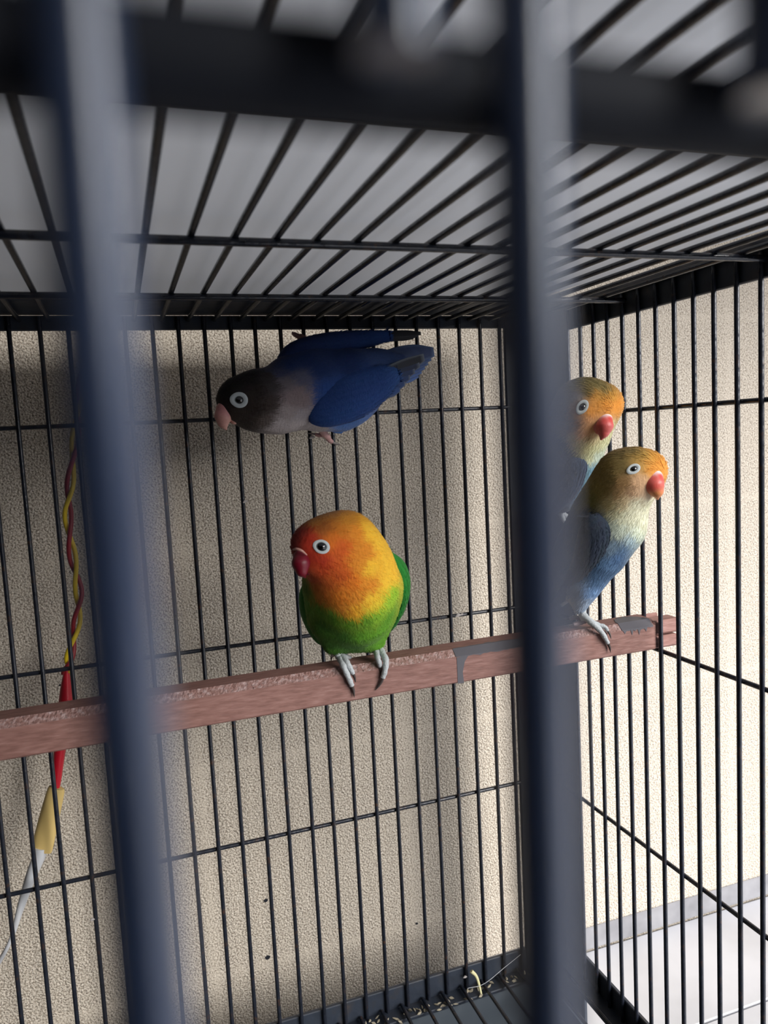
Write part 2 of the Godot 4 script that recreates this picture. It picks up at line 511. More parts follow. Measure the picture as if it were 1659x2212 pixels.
func perch() -> void:
	var p := thing("perch", Vector3(0.08, -0.157, 0.117))
	tag(p, "square red-brown wooden perch with worn front edge running across the birdcage", "perch")
	var a := Vector3(-0.2385, -0.157, 0.117)
	var b := Vector3(0.3785, -0.1555, 0.117)
	var lo := -0.0094
	var prof := [Vector2(lo, lo + 0.001), Vector2(lo + 0.001, lo), Vector2(0.0088, lo), Vector2(0.0095, lo + 0.0008), Vector2(0.0095, 0.0066), Vector2(0.0052, 0.0102), Vector2(lo + 0.0006, 0.0102), Vector2(lo, 0.0096)]   # (z, y)
	var st := start()
	var edge := start()
	for i in prof.size():
		var q: Vector2 = prof[i]
		var r: Vector2 = prof[(i + 1) % prof.size()]
		var o := Vector3(0, (q.y + r.y) / 2, (q.x + r.x) / 2)
		var seg := 24
		for k in seg:
			var s := a.lerp(b, float(k) / seg)
			var e := a.lerp(b, float(k + 1) / seg)
			poly(edge if i == 4 else st, [s + Vector3(0, q.y, q.x), e + Vector3(0, q.y, q.x), e + Vector3(0, r.y, r.x), s + Vector3(0, r.y, r.x)], o)
	var cap := []
	for q in prof:
		cap.append(a + Vector3(0, q.y, q.x))
	poly(st, cap, Vector3.LEFT)
	cap = []
	for q in prof:
		cap.append(b + Vector3(0, q.y, q.x))
	poly(st, cap, Vector3.RIGHT)
	# the end that pokes out between the side bars: two prongs with a slot for a bar, split once along the front
	place("beam", st.commit(), M.wood, p)
	place("worn_edge", edge.commit(), M.worn_wood, p)
	var y := b.y
	for g in [[Vector3(0.377, y - 0.0094, 0.1139), Vector3(0.397, y - 0.0014, 0.1262)], [Vector3(0.377, y - 0.0002, 0.1139), Vector3(0.3985, y + 0.009, 0.1262)], [Vector3(0.377, y - 0.007, 0.1078), Vector3(0.394, y + 0.0098, 0.1098)]]:
		place("end_prong", slab(g[0], g[1], 0.0012), M.wood, p)
	# dark paint patches on the beam: one along the edge, a run down the front, one near the end
	place("paint_patch", ragged(0.236, 0.286, a, b, 0.9), M.dark_patch, p)
	place("paint_patch", ragged(0.3525, 0.3765, a, b, 1.0), M.dark_patch, p)
	var run := start()
	var pts := [Vector2(0.2365, 0.0075), Vector2(0.2365, -0.0085), Vector2(0.2405, -0.0088), Vector2(0.2400, -0.002), Vector2(0.2415, 0.004), Vector2(0.244, 0.0075)]
	var pl := []
	for q in pts:
		var w := a.lerp(b, (q.x - a.x) / (b.x - a.x))
		pl.append(Vector3(q.x, w.y + q.y - 0.0011, a.z + 0.0097))
	for i in range(1, pl.size() - 1):
		tri(run, pl[0], pl[i], pl[i + 1], Vector3.BACK, Vector3.BACK, Vector3.BACK)
	place("paint_run", run.commit(), M.dark_patch, p)

func ragged(x0: float, x1: float, a: Vector3, b: Vector3, wide: float) -> ArrayMesh:      # a thin skin of paint over the front edge
	var st := start()
	var n := 22
	var last := []
	for i in n + 1:
		var t := float(i) / n
		var x := lerpf(x0, x1, t)
		var w := a.lerp(b, (x - a.x) / (b.x - a.x))
		var full := sqrt(maxf(sin(PI * clampf(t, 0.02, 0.98)), 0.0)) * wide
		var down := 0.0068 - full * (rng.randf_range(0.0002, 0.0014) if wide < 1.0 else rng.randf_range(0.0006, 0.004)) * (1.3 if i % 5 == 2 else 0.7)
		var back := 0.0052 - full * (rng.randf_range(0.001, 0.003) if wide < 1.0 else rng.randf_range(0.010, 0.0135))
		var row := [Vector3(x, w.y + down, w.z + 0.00975), Vector3(x, w.y + 0.0068, w.z + 0.00975), Vector3(x, w.y + 0.0105, w.z + 0.0053), Vector3(x, w.y + 0.0105, w.z + back)]
		if last.size():
			for k in 3:
				poly(st, [last[k], row[k], row[k + 1], last[k + 1]], [Vector3.BACK, Vector3(0, 1, 1), Vector3.UP][k])
		last = row
	return st.commit()

func cable() -> void:
	var c := thing("twisted_cable", at(140, 1500, -0.022))
	tag(c, "red and yellow twisted wires joined to a white cable hanging behind the back bars", "cable")
	var z := -0.022
	var way := []
	for q in [[205, 690], [176, 830], [163, 943], [152, 1041], [147, 1117], [157, 1204], [170, 1280], [165, 1350], [150, 1421], [143, 1455]]:
		way.append(at(q[0], q[1], z))
	for w in 2:
		var pts := []
		for i in 61:
			var t := i / 60.0
			var p: Vector3 = curve(way, t)
			var ph := t * TAU * 4.6 + PI * w - 0.6
			pts.append(p + (RX * cos(ph) + RZ * sin(ph)) * mm(6.5, p))
		var st := start()
		tube(st, pts, [mm(5.0, pts[0]), mm(5.0, pts[0])], 120, 10)
		place("red_wire" if w == 0 else "yellow_wire", st.commit(), M["red_wire" if w == 0 else "yellow_wire"], c)
	var st2 := start()
	var tape := []
	for q in [[144, 1448], [143, 1480], [142, 1520], [136, 1570], [128, 1630], [122, 1690], [119, 1715]]:
		tape.append(at(q[0], q[1], z))
	tube(st2, tape, [mm(5, tape[0]), mm(11, tape[0]), mm(15, tape[0]), mm(14, tape[0]), mm(12, tape[0]), mm(9, tape[0]), mm(6, tape[0])], 30, 12)
	place("red_tape_joint", st2.commit(), M.red_tape, c)
	var st3 := start()
	blade(st3, [at(123, 1700, z), at(121, 1708, z), at(105, 1771, z), at(91, 1832, z), at(90, 1836, z)], [mm(13, tape[0]), mm(19, tape[0]), mm(22, tape[0]), mm(23, tape[0]), mm(18, tape[0])], [mm(8, tape[0]), mm(10, tape[0]), mm(11, tape[0]), mm(11, tape[0]), mm(8, tape[0])], RX + RY * 0.25, 12, 12, func(_t, _a, _q): return Color.WHITE)
	place("connector_block", st3.commit(), M.connector, c)
	var st4 := start()
	var wp := []
	for q in [[88, 1830], [84, 1850], [68, 1890], [44, 1962], [24, 2028], [-6, 2085], [-70, 2190]]:
		wp.append(at(q[0], q[1], z))
	tube(st4, wp, [mm(15, tape[0]), mm(14, tape[0]), mm(12, tape[0]), mm(8, tape[0]), mm(4.5, tape[0]), mm(5, tape[0]), mm(5, tape[0])], 30, 10)
	place("white_cable", st4.commit(), M.white_cable, c)

func litter() -> void:
	# husks and crumbs along the back bottom rail
	var st := start()
	for i in 60:
		var p := Vector3(rng.randf_range(0.2, 0.345), -0.4645, rng.randf_range(0.002, 0.014))
		var d := Vector3(rng.randf_range(-1, 1), rng.randf_range(0.0, 0.3), rng.randf_range(-1, 1)).normalized()
		tube(st, [p - d * 0.0022, p, p + d * 0.0022], [0.0001, rng.randf_range(0.0006, 0.0013), 0.0001], 6, 6)
	var o := place("seed_husks", st.commit(), M.seed)
	o.set_meta("kind", "stuff")
	tag(o, "scattered pale seed husks and crumbs on the bottom rail at the back of the birdcage", "husks")
	st = start()
	tube(st, [at(1018, 2098, 0.006), at(1030, 2112, 0.008), at(1040, 2150, 0.012)], [0.0016, 0.0013, 0.0009], 12, 8)
	var s := place("straw", st.commit(), M.straw)
	tag(s, "short pale straw leaning on the back bottom rail by the corner post", "straw")
	st = start()
	tube(st, [at(1010, 2135, 0.010), at(1046, 2125, 0.011), at(1090, 2090, 0.008), at(1125, 2062, 0.004)], [0.0002, 0.0002], 20, 6)
	var h := place("loose_thread", st.commit(), M.white_cable)
	tag(h, "thin white thread stretched from the bottom rail up to the corner post", "thread")

# ---------------------------------------------------------------- birds
# A body is a field: tapered capsules [a, b, ra, rb] joined by a smooth minimum, meshed by surface nets.
func ball(u: float, v: float, z: float, px: float) -> Array:
	var p := at(u, v, z)
	return [p, mm(px, p)]

func bone(a: Array, b: Array) -> Array:
	return [a[0], b[0], a[1], b[1]]

func field(p: Vector3, bones: Array, k: float) -> float:
	var d := 1.0
	for b in bones:
		var ab: Vector3 = b[1] - b[0]
		var ap: Vector3 = p - b[0]
		var t := clampf(ap.dot(ab) / maxf(ab.length_squared(), 1e-10), 0.0, 1.0)
		var e: float = (ap - ab * t).length() - lerpf(b[2], b[3], t)
		var h := maxf(k - absf(d - e), 0.0)
		d = minf(d, e) - h * h / (4.0 * k)
	return d

func slope(p: Vector3, bones: Array, k: float) -> Vector3:
	var e := 0.0004
	return Vector3(field(p + Vector3(e, 0, 0), bones, k) - field(p - Vector3(e, 0, 0), bones, k), field(p + Vector3(0, e, 0), bones, k) - field(p - Vector3(0, e, 0), bones, k), field(p + Vector3(0, 0, e), bones, k) - field(p - Vector3(0, 0, e), bones, k)).normalized()

func skin(u: float, v: float, bones: Array, k: float) -> Vector3:      # where the sight line through (u, v) meets (or passes nearest to) the body
	var dir := (RX * ((u - 829.5) / FOCAL) - RY * ((v - 1106.0) / FOCAL) - RZ).normalized()
	var t := 0.25
	var best := 1.0
	var where := EYE
	for i in 90:
		var p := EYE + dir * t
		var d := field(p, bones, k)
		if d < best:
			best = d
			where = p
		if d < 0.0001 or t > 0.75:
			break
		t += maxf(d * 0.8, 0.0003)
	return where

func net(bones: Array, k: float, cell: float, paint: Callable) -> ArrayMesh:
	var lo := Vector3.ONE * 9.0
	var hi := Vector3.ONE * -9.0
	for b in bones:
		for e in 2:
			var r: Vector3 = Vector3.ONE * (b[2 + e] + k + cell * 2.0)
			lo = lo.min(b[e] - r)
			hi = hi.max(b[e] + r)
	var B := 4
	var nb := Vector3i(((hi - lo) / (cell * B)).ceil()) + Vector3i.ONE
	var n := nb * B + Vector3i.ONE
	var val := PackedFloat32Array()
	val.resize(n.x * n.y * n.z)
	val.fill(9.0)
	var active := []
	var reach := cell * B * 0.87 + k * 0.3 + cell
	for bx in nb.x:
		for by in nb.y:
			for bz in nb.z:
				if absf(field(lo + (Vector3(bx, by, bz) * B + Vector3.ONE * (B * 0.5)) * cell, bones, k)) > reach:
					continue
				active.append(Vector3i(bx, by, bz) * B)
				for x in range(bx * B, bx * B + B + 1):
					for y in range(by * B, by * B + B + 1):
						for z in range(bz * B, bz * B + B + 1):
							var i := (x * n.y + y) * n.z + z
							if val[i] > 8.0:
								val[i] = field(lo + Vector3(x, y, z) * cell, bones, k)
	var index := {}
	var pts := PackedVector3Array()
	var sx := n.y * n.z
	var sy := n.z
	var offs := [0, sx, sy, sx + sy, 1, sx + 1, sy + 1, sx + sy + 1]
	for c in active:
		for x in range(c.x, c.x + B):
			for y in range(c.y, c.y + B):
				for z in range(c.z, c.z + B):
					var i: int = (x * n.y + y) * n.z + z
					var inside := 0
					for o in 8:
						if val[i + offs[o]] < 0.0:
							inside += 1
					if inside == 0 or inside == 8:
						continue
					var sum := Vector3.ZERO
					var count := 0
					for o in 8:
						for axis in 3:
							if o & (1 << axis):
								continue
							var q: int = o | (1 << axis)
							var a := val[i + offs[o]]
							var b := val[i + offs[q]]
							if (a < 0.0) == (b < 0.0):
								continue
							var p := Vector3(o & 1, (o >> 1) & 1, (o >> 2) & 1)
							p[axis] += a / (a - b)
							sum += p
							count += 1
					index[i] = pts.size()
					pts.append(lo + (Vector3(x, y, z) + sum / count) * cell)
	var quads := []
	var normals := PackedVector3Array()
	normals.resize(pts.size())
	var step := [sx, sy, 1]
	for i in index:
		for axis in 3:
			var a: float = val[i]
			var b: float = val[i + step[axis]]
			if (a < 0.0) == (b < 0.0):
				continue
			var u: int = step[(axis + 1) % 3]
			var w: int = step[(axis + 2) % 3]
			if not (index.has(i - u) and index.has(i - w) and index.has(i - u - w)):
				continue
			var q := [index[i], index[i - u], index[i - u - w], index[i - w]]
			if a < 0.0:
				q.reverse()
			quads.append(q)
			var nn := (pts[q[2]] - pts[q[0]]).cross(pts[q[3]] - pts[q[1]])
			for e in 4:
				normals[q[e]] += nn
	var center := Vector3.ZERO
	var out := 0.0
	for i in pts.size():
		normals[i] = normals[i].normalized()
		out += normals[i].dot(slope(pts[i], bones, k)) if i % 50 == 0 else 0.0
	if out < 0.0:
		for i in pts.size():
			normals[i] = -normals[i]
	var st := start()
	for i in pts.size():
		put(st, pts[i], normals[i], paint.call(pts[i]))
	for q in quads:
		var f: Vector3 = (pts[q[1]] - pts[q[0]]).cross(pts[q[2]] - pts[q[0]])
		var order := [0, 2, 1, 0, 3, 2] if f.dot(normals[q[0]] + normals[q[2]]) > 0.0 else [0, 1, 2, 0, 2, 3]
		for e in order:
			st.add_index(q[e])
	return st.commit()

# soft feather tips over a body: thin barbs that follow the plumage from the face to the tail
func barbs(bird: Node3D, body: MeshInstance3D, face: Vector3, tail: Vector3, count: int, length: float, keep_off: Array) -> void:
	var arr := body.mesh.surface_get_arrays(0)
	var ps: PackedVector3Array = arr[Mesh.ARRAY_VERTEX]
	var ns: PackedVector3Array = arr[Mesh.ARRAY_NORMAL]
	var cs: PackedColorArray = arr[Mesh.ARRAY_COLOR]
	var axis := (tail - face).normalized()
	var st := start()
	for i in count:
		var k := rng.randi() % ps.size()
		var p := ps[k]
		var near := false
		for o in keep_off:
			if p.distance_to(o[0]) < o[1] + length * 0.7:
				near = true
		if near:
			continue
		var n := ns[k]
		var flow := (p - face).normalized() + axis * 0.9
		flow = (flow - n * flow.dot(n)).normalized()
		if flow.length() < 0.5:
			continue
		flow = flow.rotated(n, rng.randf_range(-0.22, 0.22))
		var side := n.cross(flow)
		p += (side * rng.randf_range(-1, 1) + flow * rng.randf_range(-1, 1)) * 0.0007
		var l := length * rng.randf_range(0.55, 1.2)
		var w := rng.randf_range(0.00014, 0.00026)
		var c := cs[k] * rng.randf_range(0.92, 1.12)
		var a := p - n * 0.0002
		var m := p + flow * l * 0.5 + n * l * 0.05
		var e := p + flow * l + n * l * rng.randf_range(0.01, 0.09)
		tri(st, a - side * w, a + side * w, m + side * w, n, n, n, c, c, c)
		tri(st, a - side * w, m + side * w, m - side * w, n, n, n, c, c, c)
		tri(st, m - side * w, m + side * w, e, n, n, n, c, c, c)
	var o := place("plumage_barbs", st.commit(), M.feathers, bird)
	o.set_meta("kind", "stuff")

# seeds: [u, v, colour] lie on the body where the photograph shows that colour of plumage; between them colours blend
func plumage(seeds: Array, bones: Array, k: float, sharp := 4.0, wob := 0.0012, soft := 1.4e-5) -> Callable:
	var laid := []
	for s in seeds:
		laid.append([s[0], s[1]] if s[0] is Vector3 else [skin(s[0], s[1], bones, k), s[2]])
	var ripple := noise(FastNoiseLite.TYPE_SIMPLEX_SMOOTH, 260.0, 2, 5)
	return func(p: Vector3) -> Color:
		var q := p + Vector3(ripple.get_noise_3dv(p), ripple.get_noise_3dv(p + Vector3(3, 0, 0)), ripple.get_noise_3dv(p + Vector3(0, 7, 0))) * wob
		var sum := Color(0, 0, 0, 0)
		var total := 0.0
		for l in laid:
			var w := 1.0 / pow((q - l[0]).length_squared() + soft, sharp * 0.5)
			sum += l[1] * w
			total += w
		var f := 1.0 + 0.10 * ripple.get_noise_3dv(p * 2.3)
		return Color(sum.r / total * f, sum.g / total * f, sum.b / total * f)

func eye(bird: Node3D, u: float, v: float, px: float, bones: Array, k: float, iris := 0.52, squash := 0.86, lean := 0.3) -> void:
	var p := skin(u, v, bones, k)
	var n := slope(p, bones, k)
	var r := mm(px, p)
	var s := n.cross(RY).normalized()
	var w := s.cross(n).normalized()
	var s0 := s
	s = s0 * cos(lean) + w * sin(lean)
	w = (w * cos(lean) - s0 * sin(lean)) * squash
	var ring := start()
	var rows := [[1.0, -0.12], [0.97, 0.03], [0.82, 0.13], [0.64, 0.12], [iris + 0.04, 0.05], [iris - 0.06, -0.02]]
	for i in rows.size() - 1:
		for j in 32:
			var q := []
			var nn := []
			for e in [[i, j], [i, j + 1], [i + 1, j + 1], [i + 1, j]]:
				var a: float = TAU * e[1] / 32.0
				var dirn := s * cos(a) + w * sin(a)
				if cos(a) > 0.6:
					dirn += s * (cos(a) - 0.6) * 0.25
				var rr: float = rows[e[0]][0]
				q.append(p + dirn * r * rr + n * r * (rows[e[0]][1] + 0.06))
				nn.append((n + dirn * (rr - 0.72) * 1.6).normalized())
			tri(ring, q[0], q[1], q[2], nn[0], nn[1], nn[2])
			tri(ring, q[0], q[2], q[3], nn[0], nn[2], nn[3])
	place("eye_ring", ring.commit(), M.eye_ring, bird)
	var st := start()
	var ro := r * iris * 1.12
	for i in 8:
		for j in 20:
			var q := []
			var nn := []
			for e in [[i, j], [i, j + 1], [i + 1, j + 1], [i + 1, j]]:
				var th: float = PI * 0.5 * e[0] / 8.0
				var a: float = TAU * e[1] / 20.0
				var d: Vector3 = (s * cos(a) + w * sin(a)) * sin(th) + n * cos(th) * 0.6
				q.append(p + d * ro + n * r * 0.02)
				nn.append(((s * cos(a) + w * sin(a)) * sin(th) + n * cos(th)).normalized())
			tri(st, q[0], q[1], q[2], nn[0], nn[1], nn[2])
			tri(st, q[0], q[2], q[3], nn[0], nn[2], nn[3])
	place("eye", st.commit(), M.eye, bird)

func beak(bird: Node3D, upper: Array, lower: Array, seeds: Array, cell := 0.0005) -> void:
	var b := []
	for i in upper.size() - 1:
		b.append(bone(upper[i], upper[i + 1]))
	place("upper_beak", net(b, 0.0012, cell, plumage(seeds, b, 0.0012, 4.0, 0.0, 1e-6)), M.horn, bird)
	if lower.size():
		b = []
		for i in lower.size() - 1:
			b.append(bone(lower[i], lower[i + 1]))
		place("lower_beak", net(b, 0.001, cell, plumage(seeds, b, 0.001, 4.0, 0.0, 1e-6)), M.horn, bird)

func toe(parent: Node, pts: Array, r0: float, r1: float, c: Color, claw: Color, curl: Vector3) -> void:
	var st := start()
	var rad := []
	var n := 13
	for i in n:
		rad.append(lerpf(r0, r1, float(i) / (n - 1)) * (1.0 + 0.10 * sin(i * 2.1)))
	tube(st, pts, rad, 28, 10, [c, c])
	place("toe", st.commit(), M.skin, parent)
	var e: Vector3 = pts[-1]
	var d: Vector3 = (pts[-1] - pts[-2]).normalized()
	var s2 := start()
	tube(s2, [e - d * r1 * 0.6, e + d * r1 * 1.4 + curl * r1 * 0.3, e + d * r1 * 2.3 + curl * r1 * 1.2, e + d * r1 * 2.7 + curl * r1 * 2.2], [r1 * 0.72, r1 * 0.6, r1 * 0.38, 0.00008], 14, 8, [claw, claw * 0.8])
	place("claw", s2.commit(), M.horn, parent)

func leg(bird: Node3D, pts: Array, radii: Array, c: Color, called := "leg") -> MeshInstance3D:
	var st := start()
	tube(st, pts, radii, 24, 12, [c, c])
	return place(called, st.commit(), M.skin, bird)

# one feather, with a pale edge
func feather(parent: Node, called: String, pts: Array, half: float, side: Vector3, c: Color, rim_c: Color, shape := [0.35, 0.8, 1.0, 0.95, 0.5]) -> void:
	var st := start()
	var ws := []
	for s in shape:
		ws.append(s * half)
	var rip := noise(FastNoiseLite.TYPE_SIMPLEX, 900.0, 2, 3)
	blade(st, pts, ws, [half * 0.10, half * 0.14, half * 0.12, half * 0.10, half * 0.06], side, 18, 14, func(t: float, a: float, q: Vector3) -> Color:
		var e := smoothstep(0.80, 0.98, absf(a)) * smoothstep(0.25, 0.6, t)
		e = maxf(e, smoothstep(0.955, 1.0, t))
		var k := 1.0 + 0.25 * rip.get_noise_3dv(q)
		return (c * k).lerp(rim_c, e * 0.8))
	place(called, st.commit(), M.quill, parent)

func birds() -> void:
	orange_bird()
	blue_bird()
	front_pale_bird()
	rear_pale_bird()

const GREY_SKIN := Color(0.46, 0.49, 0.50)
const DARK_CLAW := Color(0.06, 0.045, 0.04)

func orange_bird() -> void:
	var b := thing("lovebird", at(768, 1425, 0.117))
	tag(b, "green lovebird with orange-red face and yellow collar sitting alone in the middle of the perch", "lovebird", "lovebirds in the cage")
	var k := 0.012
	var bones := [
		bone(ball(704, 1182, 0.143, 66), ball(742, 1182, 0.137, 70)),
		bone(ball(742, 1184, 0.137, 68), ball(768, 1212, 0.128, 76)),
		bone(ball(748, 1240, 0.134, 78), ball(764, 1272, 0.128, 86)),
		bone(ball(764, 1275, 0.126, 86), ball(765, 1322, 0.120, 72)),
		bone(ball(765, 1330, 0.118, 68), ball(766, 1362, 0.114, 42)),
		bone(ball(704, 1262, 0.122, 40), ball(706, 1318, 0.116, 38)),
		bone(ball(828, 1270, 0.120, 28), ball(812, 1320, 0.112, 34)),
		bone(ball(712, 1360, 0.118, 22), ball(714, 1396, 0.117, 12)),
		bone(ball(805, 1352, 0.116, 26), ball(812, 1388, 0.117, 12)),
		bone(ball(790, 1270, 0.112, 66), ball(800, 1290, 0.070, 44)),
		bone(ball(676, 1186, 0.146, 30), ball(662, 1176, 0.147, 22)),
	]
	var red := lin(176, 44, 18)
	var deep := lin(122, 30, 14)
	var org := lin(206, 88, 24)
	var amber := lin(222, 136, 36)
	var yel := lin(240, 188, 48)
	var olive := lin(156, 98, 28)
	var green := lin(88, 148, 20)
	var dgreen := lin(62, 118, 16)
	var seeds := [
		[640, 1165, deep], [650, 1150, deep], [660, 1190, red], [668, 1165, lin(176, 42, 16)], [640, 1185, deep], [675, 1205, red], [700, 1140, lin(150, 84, 24)], [680, 1128, olive], [715, 1115, olive], [745, 1122, lin(196, 130, 34)], [730, 1145, lin(190, 112, 26)],
		[720, 1165, lin(214, 110, 26)], [735, 1185, org], [700, 1215, red], [690, 1235, lin(220, 80, 24)], [720, 1225, org], [680, 1250, org], [705, 1255, lin(222, 104, 30)], [740, 1245, org], [760, 1260, lin(232, 128, 30)], [700, 1275, lin(224, 120, 30)],
		[770, 1150, amber], [795, 1150, yel], [815, 1165, yel], [830, 1185, yel], [790, 1190, amber], [770, 1210, amber], [800, 1225, yel], [840, 1215, yel], [850, 1245, yel], [835, 1260, yel], [800, 1265, amber], [770, 1290, amber], [735, 1290, lin(232, 132, 30)], [690, 1290, amber], [800, 1295, yel], [740, 1312, amber], [765, 1326, lin(238, 170, 38)], [810, 1305, lin(226, 196, 48)],
		[672, 1290, lin(150, 150, 30)], [664, 1305, green], [690, 1318, green], [720, 1335, green], [755, 1346, green], [790, 1342, green], [815, 1330, lin(128, 180, 36)], [840, 1300, lin(150, 190, 44)], [850, 1280, lin(140, 186, 40)], [838, 1335, green], [700, 1355, dgreen], [740, 1375, dgreen], [780, 1375, green], [820, 1370, green], [760, 1400, dgreen], [708, 1395, dgreen], [815, 1392, green], [665, 1280, dgreen],
		[at(800, 1250, 0.06), dgreen], [at(800, 1320, 0.06), dgreen], [at(840, 1240, 0.09), green],
	]
	var body := place("body", net(bones, k, 0.00125, plumage(seeds, bones, k, 4.5)), M.feathers, b)
	barbs(b, body, at(648, 1200, 0.15), at(800, 1420, 0.05), 15000, 0.0038, [[skin(695, 1181, bones, k), mm(19, b.position)], [at(650, 1215, 0.155), 0.006]])
	eye(b, 695, 1181, 18, bones, k, 0.6, 0.84, 0.35)
	var pale := lin(190, 140, 126)
	var bk := lin(112, 20, 34)
	beak(b, [ball(651, 1204, 0.152, 18), ball(650, 1218, 0.154, 19), ball(652, 1234, 0.155, 12), ball(658, 1246, 0.153, 3.5)], [ball(668, 1226, 0.147, 11), ball(666, 1236, 0.148, 7)],
		[[at(636, 1194, 0.157), bk], [at(650, 1194, 0.158), bk], [at(664, 1198, 0.158), bk], [at(640, 1200, 0.164), bk], [at(655, 1204, 0.164), bk], [at(670, 1208, 0.164), bk], [at(645, 1225, 0.164), bk], [at(660, 1240, 0.164), bk]])
	var ce := start()
	tube(ce, [at(633, 1187, 0.1545), at(641, 1186, 0.1578), at(652, 1190, 0.1592), at(663, 1199, 0.1575)], [mm(1.6, b.position), mm(2.6, b.position), mm(2.6, b.position), mm(1.2, b.position)], 14, 8, [pale, pale])
	place("cere", ce.commit(), M.horn, b)
	# the folded wings: the one on the right shows, the left one lies along the dark flank
	var wing_c := lin(26, 118, 34)
	var st := start()
	blade(st, [at(836, 1196, 0.108), at(862, 1232, 0.106), at(866, 1278, 0.100), at(848, 1330, 0.088), at(830, 1362, 0.075)], [mm(8, at(850, 1260, 0.1)), mm(18, at(850, 1260, 0.1)), mm(19, at(850, 1260, 0.1)), mm(14, at(850, 1260, 0.1)), mm(4, at(850, 1260, 0.1))], [0.004, 0.009, 0.011, 0.008, 0.002], RX, 24, 18, func(t: float, a: float, q: Vector3) -> Color:
		return wing_c.lerp(lin(60, 74, 40), smoothstep(0.72, 0.95, t)) * (1.0 + 0.12 * sin(q.y * 2600.0)))
	var w := place("wing", st.commit(), M.feathers, b)
	barbs(b, w, at(836, 1190, 0.108), at(835, 1360, 0.08), 2500, 0.0036, [])
	for i in 4:
		var f := i / 3.0
		feather(w, "flight_feather", [at(858 - f * 4, 1270, 0.098), at(862 - f * 8, 1308, 0.092 - f * 0.004), at(850 - f * 14, 1345 + f * 6, 0.08 - f * 0.006)], 0.0042, RX, lin(30, 46, 30), lin(80, 110, 60))
	st = start()
	blade(st, [at(686, 1240, 0.112), at(668, 1280, 0.108), at(672, 1322, 0.1), at(690, 1365, 0.09), at(704, 1392, 0.08)], [0.003, 0.0055, 0.006, 0.005, 0.0015], [0.004, 0.008, 0.009, 0.007, 0.002], RX, 24, 18, func(_t: float, _a: float, _q: Vector3) -> Color: return lin(44, 120, 30))
	place("wing", st.commit(), M.feathers, b)
	for i in 5:
		var f := (i - 2) * 4.0
		feather(b, "tail_feather", [at(796 + f * 0.4, 1302, 0.075), at(800 + f, 1318, 0.045), at(803 + f * 1.4, 1330, 0.020)], 0.005, RX, lin(40, 110, 40), lin(110, 140, 60))
	# feet: two toes over the front of the perch, two behind
	for s in [[731, 1412, 0], [809, 1396, 1]]:
		var u: float = s[0]
		var v: float = s[1]
		var foot := leg(b, [at(u - 6, v - 16, 0.116), at(u - 2, v - 4, 0.118), at(u + 2, v + 10, 0.1195)], [mm(9, b.position), mm(9, b.position), mm(8, b.position)], GREY_SKIN, "foot")
		var r := mm(7.2, b.position)
		if s[2] == 0:
			toe(foot, [at(733, 1420, 0.1195), at(742, 1440, 0.1275), at(752, 1462, 0.1290), at(760, 1481, 0.1282)], r, r * 0.8, GREY_SKIN, DARK_CLAW, -RY)
			toe(foot, [at(738, 1418, 0.1195), at(750, 1432, 0.1265), at(758, 1446, 0.1275), at(763, 1455, 0.1270)], r, r * 0.62, GREY_SKIN, DARK_CLAW, -RY)
			toe(foot, [at(738, 1416, 0.117), at(748, 1419, 0.113), at(757, 1421, 0.108)], r * 0.9, r * 0.6, GREY_SKIN, DARK_CLAW, -RY)
			toe(foot, [at(728, 1412, 0.117), at(722, 1412, 0.111), at(718, 1416, 0.107)], r * 0.9, r * 0.6, GREY_SKIN, DARK_CLAW, -RY)
		else:
			toe(foot, [at(822, 1404, 0.1195), at(833, 1425, 0.1272), at(832, 1446, 0.1290), at(827, 1464, 0.1285)], r * 1.05, r * 0.8, GREY_SKIN, DARK_CLAW, -RY - RX)
			toe(foot, [at(812, 1406, 0.1195), at(816, 1422, 0.1265), at(820, 1434, 0.1272), at(821, 1440, 0.1270)], r, r * 0.62, GREY_SKIN, DARK_CLAW, -RY)
			toe(foot, [at(806, 1404, 0.117), at(797, 1405, 0.113), at(790, 1406, 0.109)], r * 0.9, r * 0.6, GREY_SKIN, DARK_CLAW, -RX)
			toe(foot, [at(815, 1400, 0.117), at(822, 1402, 0.111), at(826, 1406, 0.107)], r * 0.9, r * 0.6, GREY_SKIN, DARK_CLAW, -RY)

